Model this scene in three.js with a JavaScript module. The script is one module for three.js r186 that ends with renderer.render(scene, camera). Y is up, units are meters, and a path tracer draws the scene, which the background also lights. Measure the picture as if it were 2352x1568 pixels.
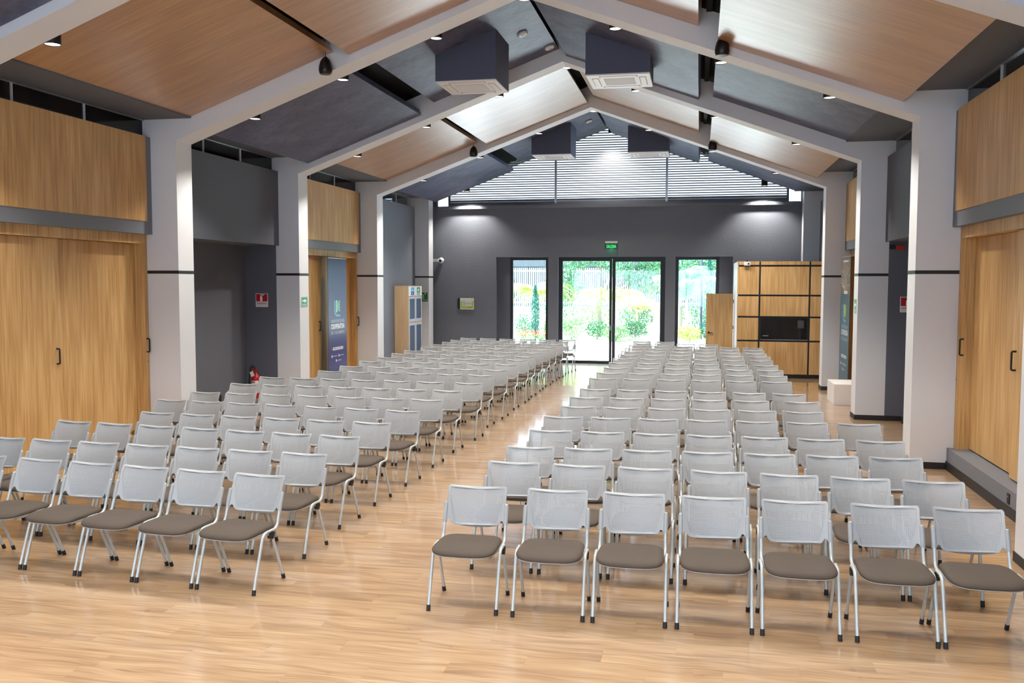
import * as THREE from 'three';
import { mergeGeometries, toCreasedNormals } from 'three/addons/utils/BufferGeometryUtils.js';
import { RoundedBoxGeometry } from 'three/addons/geometries/RoundedBoxGeometry.js';

// ------------------------------------------------------------------ camera, sky, sun, exposure
const scene = new THREE.Scene();
const camera = new THREE.PerspectiveCamera(2 * Math.atan(784 / 2078.35) * 180 / Math.PI, 2352 / 1568, 0.05, 400);
camera.position.set(0, 2.4, 0);
camera.rotation.order = 'YXZ';
camera.rotation.set(-0.066, 0.2034, 0.0022);
const renderer = new THREE.WebGLRenderer({ antialias: true });
renderer.toneMapping = THREE.LinearToneMapping;
renderer.toneMappingExposure = 1.12;
renderer.shadowMap.enabled = true;
scene.background = new THREE.Color().setRGB(4.7, 5.4, 6.8);
const sun = new THREE.DirectionalLight(new THREE.Color().setRGB(0.94, 0.98, 1.06), 40);
sun.position.set(-30, 46, -33); sun.target.position.set(-3, 0, -35);
sun.castShadow = true; sun.shadow.radius = 1;
Object.assign(sun.shadow.camera, { left: -30, right: 30, top: 30, bottom: -30, near: 1, far: 120 });
scene.add(sun, sun.target); sun.name = 'sun';
const LAMP = { color: new THREE.Color().setRGB(1, 0.945, 0.86), power: 23, angle: 0.98, penumbra: 0.35 };

// ------------------------------------------------------------------ helpers
let seedState = 12345;
const rnd = () => { seedState = (seedState * 1664525 + 1013904223) >>> 0; return seedState / 4294967296; };
const rr = (a, b) => a + (b - a) * rnd();
const names = new Map();
function numbered(n) { const k = names.get(n) || 0; names.set(n, k + 1); return k ? n + '_' + String(k).padStart(3, '0') : n; }
function shade(o) { o.traverse((m) => { if (m.isMesh) { m.castShadow = true; m.receiveShadow = true; } }); return o; }
function tag(o, label, category, group, kind) {
  o.userData.label = label; o.userData.category = category;
  if (group) o.userData.group = group;
  if (kind) o.userData.kind = kind;
  return o;
}
function thing(name, label, category, pos = [0, 0, 0], turn = 0, group, kind) {
  const g = new THREE.Group(); g.name = numbered(name); g.position.set(...pos); g.rotation.y = turn; scene.add(g);
  return tag(g, label, category, group, kind);
}
function part(name, geo, mat, parent, label) {
  const m = new THREE.Mesh(geo, mat); m.name = name; m.castShadow = m.receiveShadow = true; parent.add(m);
  if (label) m.userData.label = label;
  return m;
}
function solo(name, geo, mat, label, category, group, kind) {
  const m = new THREE.Mesh(geo, mat); m.name = numbered(name); m.castShadow = m.receiveShadow = true; scene.add(m);
  return tag(m, label, category, group, kind);
}
// uv in metres; the grain runs along v
function metric(g, grain = 'y', ou = 0, ov = 0) {
  const p = g.attributes.position, n = g.attributes.normal, uv = new Float32Array(p.count * 2);
  for (let i = 0; i < p.count; i++) {
    const x = p.getX(i), y = p.getY(i), z = p.getZ(i), ax = Math.abs(n.getX(i)), ay = Math.abs(n.getY(i)), az = Math.abs(n.getZ(i));
    let u, v;
    if (ax >= ay && ax >= az) [u, v] = grain === 'z' ? [y, z] : [z, y];
    else if (ay >= az) [u, v] = grain === 'x' ? [z, x] : [x, z];
    else [u, v] = grain === 'x' ? [y, x] : [x, y];
    uv[2 * i] = u + ou; uv[2 * i + 1] = v + ov;
  }
  g.setAttribute('uv', new THREE.BufferAttribute(uv, 2));
  return g;
}
// a box from world limits; d is the distance down the hall (world z = -d)
function box(x0, x1, y0, y1, d0, d1, grain = 'y', r = 0) {
  const w = Math.abs(x1 - x0), h = Math.abs(y1 - y0), l = Math.abs(d1 - d0);
  const g = r ? new RoundedBoxGeometry(w, h, l, 2, r) : new THREE.BoxGeometry(w, h, l);
  g.translate((x0 + x1) / 2, (y0 + y1) / 2, -(d0 + d1) / 2);
  return metric(g, grain);
}
function merge(list) { return mergeGeometries(list.map((g) => (g.index ? g.toNonIndexed() : g)).map((g) => { for (const k of Object.keys(g.attributes)) if (!['position', 'normal', 'uv'].includes(k)) g.deleteAttribute(k); return g; })); }
function tube(pts, r, seg = 20, rad = 8, tension = 0.5) {
  return new THREE.TubeGeometry(new THREE.CatmullRomCurve3(pts.map((p) => new THREE.Vector3(...p)), false, 'catmullrom', tension), seg, r, rad, false);
}
function rod(a, b, r, rad = 8, r2 = r) {
  const A = new THREE.Vector3(...a), B = new THREE.Vector3(...b), g = new THREE.CylinderGeometry(r2, r, A.distanceTo(B), rad);
  g.applyQuaternion(new THREE.Quaternion().setFromUnitVectors(new THREE.Vector3(0, 1, 0), B.clone().sub(A).normalize()));
  g.translate((A.x + B.x) / 2, (A.y + B.y) / 2, (A.z + B.z) / 2);
  return g;
}
// ---- textures
function grid(P, Q) { const a = new Float32Array(P * Q); for (let i = 0; i < a.length; i++) a[i] = rnd(); return { a, P, Q }; }
function vn(g, x, y) { // periodic value noise
  const { a, P, Q } = g, X = Math.floor(x), Y = Math.floor(y); let fx = x - X, fy = y - Y; fx = fx * fx * (3 - 2 * fx); fy = fy * fy * (3 - 2 * fy);
  const i = ((X % P) + P) % P, j = ((Y % Q) + Q) % Q, i1 = (i + 1) % P, j1 = (j + 1) % Q;
  return (a[j * P + i] * (1 - fx) + a[j * P + i1] * fx) * (1 - fy) + (a[j1 * P + i] * (1 - fx) + a[j1 * P + i1] * fx) * fy;
}
function dataTex(W, H, f, rep, srgb = true) {
  const d = new Uint8Array(W * H * 4);
  for (let y = 0; y < H; y++) for (let x = 0; x < W; x++) { const c = f(x / W, y / H), k = (y * W + x) * 4; d[k] = c[0]; d[k + 1] = c[1]; d[k + 2] = c[2]; d[k + 3] = 255; }
  const t = new THREE.DataTexture(d, W, H); t.wrapS = t.wrapT = THREE.RepeatWrapping; t.magFilter = THREE.LinearFilter; t.minFilter = THREE.LinearMipmapLinearFilter; t.generateMipmaps = true;
  if (srgb) t.colorSpace = THREE.SRGBColorSpace;
  if (rep) t.repeat.set(...rep);
  t.needsUpdate = true; return t;
}
const mixc = (a, b, t) => [a[0] + (b[0] - a[0]) * t, a[1] + (b[1] - a[1]) * t, a[2] + (b[2] - a[2]) * t];
function ramp(t, A, B, D) { t = Math.min(1, Math.max(0, t)); return t < 0.5 ? mixc(A, B, t * 2) : mixc(B, D, t * 2 - 1); }
function laminate(A, B, D) {   // 1.2 m across, 2.4 m along
  const g1 = grid(14, 5), g2 = grid(46, 4), g3 = grid(150, 7), g4 = grid(420, 12);
  return dataTex(1024, 1024, (u, v) => {
    const w = u + 0.012 * (vn(g1, u * 14, v * 5) - 0.5);
    const t = 0.34 * vn(g1, w * 14, v * 5 + 2) + 0.34 * vn(g2, w * 46, v * 4) + 0.36 * vn(g3, w * 150, v * 7) + 0.16 * vn(g4, w * 420, v * 12) - 0.1;
    return ramp((t - 0.5) * 1.25 + 0.5, A, B, D);
  }, [1 / 1.2, 1 / 2.4]);
}
const texPale = laminate([200, 168, 128], [212, 182, 142], [222, 195, 158]);
const texOak = laminate([178, 134, 80], [208, 166, 107], [229, 192, 136]);
// vinyl floor: planks 1.22 x 0.18 m, 4 x 27 of them to a tile
const PL = 1.22, PW = 0.18, PN = 27, ROWS = Array.from({ length: PN }, (_, j) => ((j * 0.381966) % 1) * PL);
const texFloor = (() => {
  const tone = Array.from({ length: PN * 4 }, () => [rr(-0.09, 0.09), rnd() * 9, rnd() * 37]);
  const a = grid(8, 24), b = grid(11, 90), c = grid(17, 320), f = grid(29, 860), e = grid(64, 64);
  return dataTex(2048, 2048, (u, v) => {
    const X = u * 4 * PL, Z = v * PN * PW, j = Math.floor(Z / PW) % PN; let q = (X - ROWS[j]) / PL; q = ((q % 4) + 4) % 4; const i = Math.floor(q), T = tone[j * 4 + i];
    const fu = u * 1, dv = v + T[2] * 0.013, du = fu + T[1] * 0.11, k = 0.10 * (vn(e, du * 16, dv * 32) - 0.5);
    let t = 0.5 + T[0] + 0.24 * (vn(a, du * 8, dv * 24 + k * 9) - 0.5) + 0.5 * (vn(b, du * 11, dv * 90 + k * 16) - 0.5) + 0.55 * (vn(c, du * 17, dv * 320 + k * 40) - 0.5) + 0.5 * (vn(f, du * 29, dv * 860 + k * 90) - 0.5);
    const kn = vn(e, du * 40 + 7, dv * 60 + 3); if (kn > 0.93) t -= (kn - 0.93) * 4;
    return ramp((t - 0.5) * 0.8 + 0.5, [134, 103, 75], [168, 136, 102], [190, 162, 127]);
  }, [1 / (4 * PL), 1 / (PN * PW)]);
})();
const texSlate = (() => {
  const a = grid(7, 9), b = grid(31, 37), c = grid(120, 90);
  return dataTex(512, 512, (u, v) => ramp(0.5 + 0.7 * (vn(a, u * 7, v * 9) - 0.5) + 0.5 * (vn(b, u * 31, v * 37) - 0.5) + 0.3 * (vn(c, u * 120, v * 90) - 0.5), [68, 72, 98], [84, 89, 117], [101, 106, 134]), [1 / 2.2, 1 / 2.2]);
})();
const texStucco = (() => { const a = grid(60, 60), b = grid(170, 170); return dataTex(512, 512, (u, v) => { const t = 255 * (0.6 * vn(a, u * 60, v * 60) + 0.4 * vn(b, u * 170, v * 170)); return [t, t, t]; }, [1 / 1.5, 1 / 1.5], false); })();
function canvasTex(w, h, draw) {
  const c = document.createElement('canvas'); c.width = w; c.height = h; draw(c.getContext('2d'), w, h);
  const t = new THREE.CanvasTexture(c); t.colorSpace = THREE.SRGBColorSpace; return t;
}
// ---- materials
const std = (c, roughness = 0.6, o = {}) => new THREE.MeshStandardMaterial({ color: c, roughness, ...o });
const M = {
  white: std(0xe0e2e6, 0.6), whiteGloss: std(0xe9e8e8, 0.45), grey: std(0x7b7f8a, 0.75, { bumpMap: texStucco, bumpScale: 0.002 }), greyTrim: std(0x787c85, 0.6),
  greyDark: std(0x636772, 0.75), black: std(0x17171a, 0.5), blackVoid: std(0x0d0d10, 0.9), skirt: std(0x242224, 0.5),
  oak: new THREE.MeshPhysicalMaterial({ map: texOak, roughness: 0.5 }),
  oakCeil: new THREE.MeshPhysicalMaterial({ map: texOak, color: 0xded3d4, roughness: 0.4, ior: 1.7, clearcoat: 1, clearcoatRoughness: 0.36 }),
  slate: new THREE.MeshPhysicalMaterial({ map: texSlate, roughness: 0.5 }),
  boxSlate: std(0x4c5166, 0.6),
  floor: new THREE.MeshPhysicalMaterial({ map: texFloor, roughness: 0.5, clearcoat: 1, clearcoatRoughness: 0.1 }),
  subfloor: std(0x8f7050, 0.9),
  shell: std(0xa3a5a7, 0.42), frame: std(0xc3c8c8, 0.32, { metalness: 0.25 }), seat: std(0x4f443b, 0.8), seatPan: std(0xbfc3c4, 0.5), rubber: std(0x1d1c1e, 0.6), bracket: std(0x121215, 0.6),
  glass: new THREE.MeshPhysicalMaterial({ color: 0xf4fbfa, roughness: 0.02, transmission: 1, thickness: 0, ior: 1.5 }),
  glassSun: new THREE.MeshPhysicalMaterial({ color: 0x9aa1a8, roughness: 0.02, transmission: 1, thickness: 0, ior: 1.5 }),
  tinted: new THREE.MeshPhysicalMaterial({ color: 0x050507, roughness: 0.08 }),
  lens: new THREE.MeshStandardMaterial({ color: 0xffffff, emissive: new THREE.Color().setRGB(1, 0.9, 0.76), emissiveIntensity: 2.6, roughness: 0.5 }),
  plastic: std(0xe8e6e6, 0.45), red: std(0xb3131c, 0.35), steel: std(0xa9acb0, 0.35, { metalness: 0.7 }), louver: std(0x6f7278, 0.5),
  alu: std(0x2b2d33, 0.45, { metalness: 0.2 }),
};

// ------------------------------------------------------------------ the hall (w = distance from the ridge line, s = side)
const C = -2.503, WI = 5.211, WO = 5.735, WS = 5.635, EAVE = 4.498, APEX = 6.4126, SL = (APEX - EAVE) / WI, TZ = 0.4234;
const F = [-0.86, 3.57, 7.99, 12.424, 16.654, 21.077, 25.392];   // near faces of the frames
const END = 26.414, BACK = -3.2;
const X = (s, w) => C + s * w;
const under = (w) => APEX - SL * w;
const sideName = (s) => (s < 0 ? 'left' : 'right');
const sbox = (s, w0, w1, y0, y1, d0, d1, grain, r) => box(X(s, w0), X(s, w1), y0, y1, d0, d1, grain, r);

// floor: planks in the foreground, one printed sheet beyond
{
  const g = thing('floor', 'light oak plank floor running the whole hall', 'floor', [0, 0, 0], 0, null, 'structure');
  const zr0 = 26, zr1 = 50;            // plank rows that are built (distance zr*PW)
  const uvFloor = (geo) => { const p = geo.attributes.position, uv = new Float32Array(p.count * 2); for (let i = 0; i < p.count; i++) { uv[2 * i] = p.getX(i); uv[2 * i + 1] = -p.getZ(i); } geo.setAttribute('uv', new THREE.BufferAttribute(uv, 2)); return geo; };
  part('subfloor', box(-9.2, 4.2, -0.12, -0.006, BACK, END + 0.35), M.subfloor, g);
  for (const [x0, x1, a, b] of [[-9.2, 4.2, BACK, zr0 * PW], [-9.2, 4.2, zr1 * PW, END + 0.14], [-9.2, -7.2, zr0 * PW, zr1 * PW], [2.8, 4.2, zr0 * PW, zr1 * PW]])
    part('floor_sheet', uvFloor(box(x0, x1, -0.006, 0, a, b)), M.floor, g);
  for (let r = zr0; r < zr1; r++) {
    const o = ROWS[r % PN]; let x = -7.2;
    while (x < 2.8 - 0.01) {
      let nx = Math.min(2.8, (Math.floor((x - o) / PL + 1e-6) + 1) * PL + o);
      part('plank', uvFloor(box(x + 0.0002, nx - 0.0002, -0.006, rr(-0.0001, 0.0001), r * PW + 0.0002, (r + 1) * PW - 0.0002)), M.floor, g);
      x = nx;
    }
  }
}

// side walls, recesses, soffits, doors
const ordinal = ['first', 'second', 'third', 'fourth', 'fifth', 'sixth', 'seventh', 'eighth', 'ninth', 'tenth', 'eleventh', 'twelfth', 'thirteenth', 'fourteenth', 'fifteenth', 'sixteenth', 'seventeenth', 'eighteenth', 'nineteenth'];
let nDoor = 0, nWin = 0;
function handle(parent, s, w, y, d, len = 0.2) { // bow handle that stands off the door face
  const x = X(s, w), xi = X(s, w - 0.045);
  return part('handle', tube([[x, y - len / 2, -d], [xi + s * 0.006, y - len / 2, -d], [xi, y - len / 2 + 0.012, -d], [xi, y, -d], [xi, y + len / 2 - 0.012, -d], [xi + s * 0.006, y + len / 2, -d], [x, y + len / 2, -d]], 0.011, 30, 8, 0.1), M.black, parent, 'black bow handle');
}
for (const s of [-1, 1]) {
  const wall = thing('wall_' + sideName(s), 'grey painted long wall between the white columns on the ' + (s < 0 ? 'banner and cabinet' : 'wooden booth') + ' side', 'wall', [0, 0, 0], 0, null, 'structure');
  // bays without doors behind the camera, and the last bay
  for (const [a, b] of [[BACK, F[0]], [F[0] + TZ, F[1]], [F[1] + TZ, F[2]]]) part('wall_segment', sbox(s, WS, 6.7, 0, 4.55, a, b), M.grey, wall);
  part('wall_segment', sbox(s, WS, 6.7, 0, 4.55, F[5] + TZ, F[6]), M.grey, wall);
  // recess bay
  const a = F[3] + TZ, b = F[4];
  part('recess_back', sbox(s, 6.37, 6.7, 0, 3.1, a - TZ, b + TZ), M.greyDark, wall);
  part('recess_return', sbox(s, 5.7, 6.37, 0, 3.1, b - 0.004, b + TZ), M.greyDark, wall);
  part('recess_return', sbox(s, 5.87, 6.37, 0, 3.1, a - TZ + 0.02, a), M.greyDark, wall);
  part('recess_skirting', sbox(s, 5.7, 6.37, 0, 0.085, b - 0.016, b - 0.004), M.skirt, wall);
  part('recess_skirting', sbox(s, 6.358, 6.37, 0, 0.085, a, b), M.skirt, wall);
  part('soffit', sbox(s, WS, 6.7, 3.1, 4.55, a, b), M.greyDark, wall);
  // outer skin above the clerestory and behind the doors
  part('outer_skin', sbox(s, 6.7, 6.9, -0.1, 5.2, BACK, END + 0.3), M.greyDark, wall);
  part('upper_band', sbox(s, 6.0, 6.7, 4.82, 5.2, BACK, END + 0.3), M.greyDark, wall);
  part('eave_ceiling', sbox(s, 4.95, 6.0, 4.82, 4.88, BACK, F[6]), M.greyDark, wall);
  // wood bays
  for (const k of [2, 4]) {
    const a = F[k] + TZ, b = F[k + 1];
    const near = k === 2, y0 = s < 0 ? 0 : 0.28;
    part('soffit', sbox(s, WS, 6.7, 3.1, 4.55, a, b), M.greyTrim, wall);
    part('soffit_panel', sbox(s, WS - 0.012, WS, 3.29, 4.555, a + 0.14, b - 0.14), M.oak, wall, 'oak laminate panel set in the grey soffit frame');
    part('door_backing', sbox(s, 6.3, 6.7, 0, 3.1, a, b), M.greyDark, wall);
    const dr = thing('door_' + (++nDoor), (near ? 'tall oak sliding door nearest the camera' : 'oak sliding door behind the standing banner') + (s < 0 ? ' on the extinguisher-sign left wall' : ' on the booth side'), 'door', [0, 0, 0], 0, null, 'structure');
    part('header', sbox(s, WO, 6.1, 2.96, 3.1, a, b), M.oak, dr);
    part('jamb', sbox(s, WO, 6.1, y0, 2.96, b - 0.09, b), M.oak, dr);
    part('jamb', sbox(s, WO, 6.1, y0, 2.96, a, a + 0.09), M.oak, dr);
    const mid = near ? 10.55 : F[k] + 2.35;
    for (const [p0, p1, w] of [[a + 0.09, mid + 0.02, 5.82], [mid - 0.02, b - 0.09, 5.89]]) {
      const leaf = part('door_leaf', sbox(s, w, w + 0.04, y0 + 0.02, 2.535, p0, p1), M.oak, dr);
      part('upper_board', sbox(s, w + 0.0004, w + 0.0396, 2.5355, 2.955, p0, p1), M.oak, leaf);
    }
    handle(dr, s, 5.82, s < 0 ? 1.4 : 1.57, mid - 0.06); handle(dr, s, WO, s < 0 ? 1.42 : 1.6, b - (s < 0 ? 0.06 : 0.3) * (near ? 1 : 0.5));
    const lockd = b - 0.05; part('lock', rod([X(s, WO), 1.17, -lockd], [X(s, WO - 0.012), 1.17, -lockd], 0.014, 12), M.steel, dr);
    if (s < 0) part('floor_track', sbox(s, WO, 6.0, 0, 0.015, a + 0.09, b - 0.09), M.steel, dr);
    else { part('plinth', sbox(s, WS + 0.02, 6.1, 0.11, 0.28, a, b), M.greyTrim, dr);
    part('plinth_skirting', sbox(s, WS + 0.008, 6.1, 0, 0.11, a, b), M.skirt, dr); }
  }
  // clerestory strip: dark glass with thin white bars
  for (let k = -1; k < 6; k++) {
    const a = k < 0 ? BACK : F[k] + TZ, b = F[k + 1];
    const win = thing('window_' + (++nWin), 'dark clerestory strip window over ' + ['the back bay', 'the second bay behind the camera', 'the bay behind the camera', 'the near oak doors', 'the dark recess', 'the oak doors by the banner', 'the plain bay at the garden end'][k + 1] + (s < 0 ? ', extinguisher side' : ', booth side'), 'window', [0, 0, 0], 0, null, 'structure');
    const n = 3, L = (b - a) / n;
    for (let i = 0; i < n; i++) {
      const clear = k === 5 && i === 1 && s < 0 || k === 5 && i === 2 && s < 0;
      part('pane', sbox(s, WO + 0.03, WO + 0.036, 4.55, 4.82, a + i * L, a + (i + 1) * L), clear ? M.glass : M.tinted, win);
    }
    for (let i = 1; i < n; i++) part('mullion', sbox(s, WO + 0.005, WO + 0.03, 4.55, 4.82, a + i * L - 0.009, a + i * L + 0.009), M.white, win);
    part('top_rail', sbox(s, WO + 0.0, WO + 0.03, 4.808, 4.82, a, b), M.steel, win);
  }
  // columns
  for (let k = 0; k < 7; k++) {
    const col = thing('column', 'white square column with black band, ' + (s < 0 ? 'extinguisher-sign side' : 'booth side') + ', ' + ['behind the camera', 'behind the camera stage', 'at the picture edge before the near doors', 'between near doors and dark recess', 'between dark recess and banner', 'between banner and plain end bay', 'in the corner of the end wall'][k], 'column', [0, 0, 0], 0, null, 'structure');
    const d = F[k], e = d + TZ;
    part('shaft', sbox(s, WI, 5.86, 0.085, k === 6 ? 4.86 : 5.0, d, e), M.white, col);
    part('band', sbox(s, WI - 0.003, 5.86, 2.509, 2.556, d - 0.003, e + 0.003), M.black, col, 'thin black band');
    part('skirting', sbox(s, WI - 0.01, 5.86, 0, 0.085, d - 0.01, e + 0.01), M.skirt, col);
  }
}
// beams
for (let k = 0; k < 6; k++) {
  const H = 0.5, W = WI + 0.02, sh = new THREE.Shape([[C - W, under(W)], [C, APEX], [C + W, under(W)], [C + W, under(W) + H], [C, APEX + H], [C - W, under(W) + H]].map((p) => new THREE.Vector2(...p)));
  const g = new THREE.ExtrudeGeometry(sh, { depth: TZ - 0.004, bevelEnabled: false }); g.translate(0, 0, -(F[k] + TZ - 0.002));
  solo('roof_beam', metric(g), M.white, 'white gabled roof beam spanning ' + ['the bay behind the camera', 'above the camera', 'the top of the picture in front of the near oak ceiling', 'between the near oak and slate ceilings', 'between the slate ceiling and far oak ceiling', 'before the last slate ceiling bay'][k], 'beam', null, 'structure');
}
// roof deck over everything, and gap blocking
{
  const deck = thing('roof', 'dark roof deck seen through the slots between ceiling panels', 'roof', [0, 0, 0], 0, null, 'structure');
  for (const s of [-1, 1]) {
    const W = 6.95, L = END + 0.9 - BACK, sh = new THREE.Shape([[C, APEX + 0.62], [X(s, W), under(W) + 0.62], [X(s, W), under(W) + 0.8], [C, APEX + 0.8]].map((p) => new THREE.Vector2(...p)));
    const g = new THREE.ExtrudeGeometry(sh, { depth: L, bevelEnabled: false }); g.translate(0, 0, -(END + 0.9)); part('deck', metric(g), M.blackVoid, deck);
    for (const w of [0.35, 2.58, 4.7]) { const y = under(w) + 0.48; part('purlin', sbox(s, w - 0.04, w + 0.04, y, y + 0.13, BACK, END - 0.6), M.blackVoid, deck); }
  }
}
// ceiling panels: a checkerboard of low and high boards
const PANELS = [];
{
  const kinds = ['oak', 'slate', 'oak', 'slate', 'oak', 'slate', 'slate'];
  for (let k = 0; k < 6; k++) {
    const a = F[k] + TZ + 0.004, b = F[k + 1] - (k === 5 ? 0 : 0.004), wood = k % 2 === 0;
    for (const s of [-1, 1]) for (const lower of [true, false]) {
      const [w0, w1] = lower ? [2.71, 5.02] : [0.09, 2.46];
      const high = (lower ? 1 : 0) ^ (s > 0 ? 1 : 0) ^ (wood ? 0 : 1);
      const off = high ? 0.25 : 0.115;
      const ang = Math.atan(SL), len = (w1 - w0) / Math.cos(ang), th = 0.11;
      const g = metric(new THREE.BoxGeometry(len, th, b - a), wood ? 'x' : 'z', k * 1.7 + (lower ? 0.6 : 0) + (s > 0 ? 3.1 : 0), k * 0.9);
      const cw = (w0 + w1) / 2;
      const bay = ['at the back of the hall', 'over the camera', 'of the near bay', 'of the middle bay', 'of the far oak bay', 'of the last bay'][k];
      const lab = (wood ? 'oak' : 'slate grey') + ' ceiling board ' + bay + ', ' + (lower ? 'eave' : 'ridge') + ' strip, ' + (s < 0 ? 'banner-side slope' : 'booth-side slope');
      const m = solo('ceiling_panel', g, wood ? M.oakCeil : M.slate, lab, 'ceiling panel', null, 'structure');
      m.position.set(X(s, cw) + s * 0 , under(cw) + off + th / 2 / Math.cos(ang), -(a + b) / 2);
      m.rotation.z = -s * ang;
      PANELS.push({ k, s, w0, w1, off });
    }
  }
}
const panelBottom = (k, s, w) => { const p = PANELS.find((q) => q.k === k && q.s === s && w >= q.w0 - 0.15 && w <= q.w1 + 0.15); return under(w) + (p ? p.off : 0.25); };

// end wall with its openings, ledge and louvred gable
const O1 = [X(-1, 3.43), X(-1, 1.86)], O2 = [X(-1, 1.565), X(1, 1.545)], O3 = [X(1, 1.83), X(1, 3.43)], LT = 3.125;
{
  const w = thing('wall_end', 'dark grey end wall with glazed openings to the garden', 'wall', [0, 0, 0], 0, null, 'structure');
  const a = END, b = END + 0.3, xl = X(-1, 6.7), xr = X(1, 6.7);
  for (const [x0, x1] of [[xl, O1[0]], [O1[1], O2[0]], [O2[1], O3[0]], [O3[1], xr]]) part('wall_segment', box(x0, x1, 0, LT, a, b), M.grey, w);
  part('wall_segment', box(xl, xr, LT, 4.64, a, b), M.grey, w);
  solo('trim_1', box(X(-1, 5.21), X(1, 5.21), 4.55, 4.64, a - 0.13, a), M.greyTrim, 'grey ledge along the end wall under the louvres', 'ledge', null, 'structure');
  // gable: closed lower strip, rim above along the roof
  part('gable_sill', box(X(-1, 4.86), X(1, 4.86), 4.64, 4.70, a + 0.02, a + 0.1), M.louver, w);
  for (const s of [-1, 1]) part('gable_side', sbox(s, 5.3, 6.7, 4.64, 5.3, a, b), M.greyDark, w);
  const back = thing('wall_back', 'plain grey wall behind the camera', 'wall', [0, 0, 0], 0, null, 'structure');
  part('wall_segment', box(xl, xr, 0, 0.9, BACK - 0.3, BACK), M.grey, back); part('wall_segment', box(xl, xr, 3.1, 4.64, BACK - 0.3, BACK), M.grey, back);
  const bw = thing('window_' + (++nWin), 'wide window band in the wall behind the camera', 'window', [0, 0, 0], 0, null, 'structure');
  const n = 6, x0 = X(-1, 5.2), L = 10.4 / n;
  part('wall_segment', box(xl, x0, 0.9, 3.1, BACK - 0.3, BACK), M.grey, back); part('wall_segment', box(x0 + 10.4, xr, 0.9, 3.1, BACK - 0.3, BACK), M.grey, back);
  for (let i = 0; i < n; i++) part('pane', box(x0 + i * L, x0 + (i + 1) * L, 0.9, 3.1, BACK - 0.16, BACK - 0.158), M.glass, bw);
  for (let i = 0; i <= n; i++) part('mullion', box(x0 + i * L - 0.03, x0 + i * L + 0.03, 0.9, 3.1, BACK - 0.2, BACK - 0.1), M.alu, bw);
  const bg = thing('window_' + (++nWin), 'gable window in the wall behind the camera', 'window', [0, 0, 0], 0, null, 'structure');
  const bs = new THREE.ShapeGeometry(new THREE.Shape([[X(-1, 5.3), 4.64], [X(1, 5.3), 4.64], [X(1, 5.3), under(5.3) + 0.6], [C, APEX + 0.62], [X(-1, 5.3), under(5.3) + 0.6]].map((p) => new THREE.Vector2(...p)))); bs.translate(0, 0, -(BACK - 0.16)); part('pane', metric(bs), M.glass, bg);
  for (const s of [-1, 1]) part('gable_side', sbox(s, 5.3, 6.7, 4.64, 5.3, BACK - 0.3, BACK), M.greyDark, back);
  for (const x of [-5.6, -4.1, -2.5, -0.95, 0.55]) part('mullion', box(x - 0.03, x + 0.03, 4.64, under(Math.abs(x - C)) + 0.6, BACK - 0.2, BACK - 0.1), M.steel, bg);
}
{
  const win = thing('window_' + (++nWin), 'gable window over the exit with horizontal louvre blades', 'window', [0, 0, 0], 0, null, 'structure');
  const sh = new THREE.Shape([[X(-1, 4.89), 4.64], [X(1, 4.89), 4.64], [X(1, 4.89), under(4.89) + 0.62], [C, APEX + 0.62], [X(-1, 4.89), under(4.89) + 0.62]].map((p) => new THREE.Vector2(...p)));
  const g = new THREE.ShapeGeometry(sh); g.translate(0, 0, -(END + 0.2)); part('pane', metric(g), M.glassSun, win, 'sun-control glass behind the louvres');
  for (const s of [-1, 1]) part('pane', sbox(s, 4.89, 5.3, 4.64, under(5.3) + 0.6, END + 0.199, END + 0.201), M.glass, win);
  const bladeShape = (y, wmax) => { const gg = box(X(-1, wmax), X(1, wmax), -0.0148, 0.0148, -0.028, 0.028); gg.rotateX(0.06); gg.translate(0, y, -(END + 0.09)); return gg; };
  const pitch = 0.0675;
  for (let i = 0; i < 32; i++) {
    const y = 4.735 + i * pitch, wmax = Math.min(4.86, (APEX + 0.62 - y) / SL); if (wmax < 0.1) break;
    if (i < 2) { const gg = box(X(-1, 4.86), X(1, 4.86), -0.034, 0.03, -0.012, 0.012); gg.translate(0, y, -(END + 0.09)); part('closed_blade', gg, M.louver, win); }
    else part('louver_blade', bladeShape(y, wmax), M.louver, win);
  }
  for (const x of [-4.16, -0.95]) part('mullion', box(x - 0.03, x + 0.03, 4.64, under(Math.abs(x - C)) + 0.6, END + 0.03, END + 0.08), M.steel, win);
  for (const s of [-1, 1]) part('mullion', sbox(s, 4.86, 4.92, 4.64, under(4.9) + 0.6, END + 0.03, END + 0.1), M.louver, win);
  for (const s of [-1, 1]) part('mullion', sbox(s, 5.24, 5.3, 4.64, under(5.3) + 0.6, END + 0.03, END + 0.1), M.louver, win);
}
function glazedFrame(g, x0, x1, y0, y1, d, t, deep = 0.08, mat = M.alu) {
  part('frame_stile', box(x0, x0 + t, y0, y1, d, d + deep), mat, g); part('frame_stile', box(x1 - t, x1, y0, y1, d, d + deep), mat, g);
  part('frame_rail', box(x0 + t, x1 - t, y0, y0 + t, d, d + deep), mat, g); part('frame_rail', box(x0 + t, x1 - t, y1 - t, y1, d, d + deep), mat, g);
  part('pane', box(x0 + t, x1 - t, y0 + t, y1 - t, d + deep / 2 - 0.001, d + deep / 2 + 0.001), M.glass, g);
}
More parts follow.
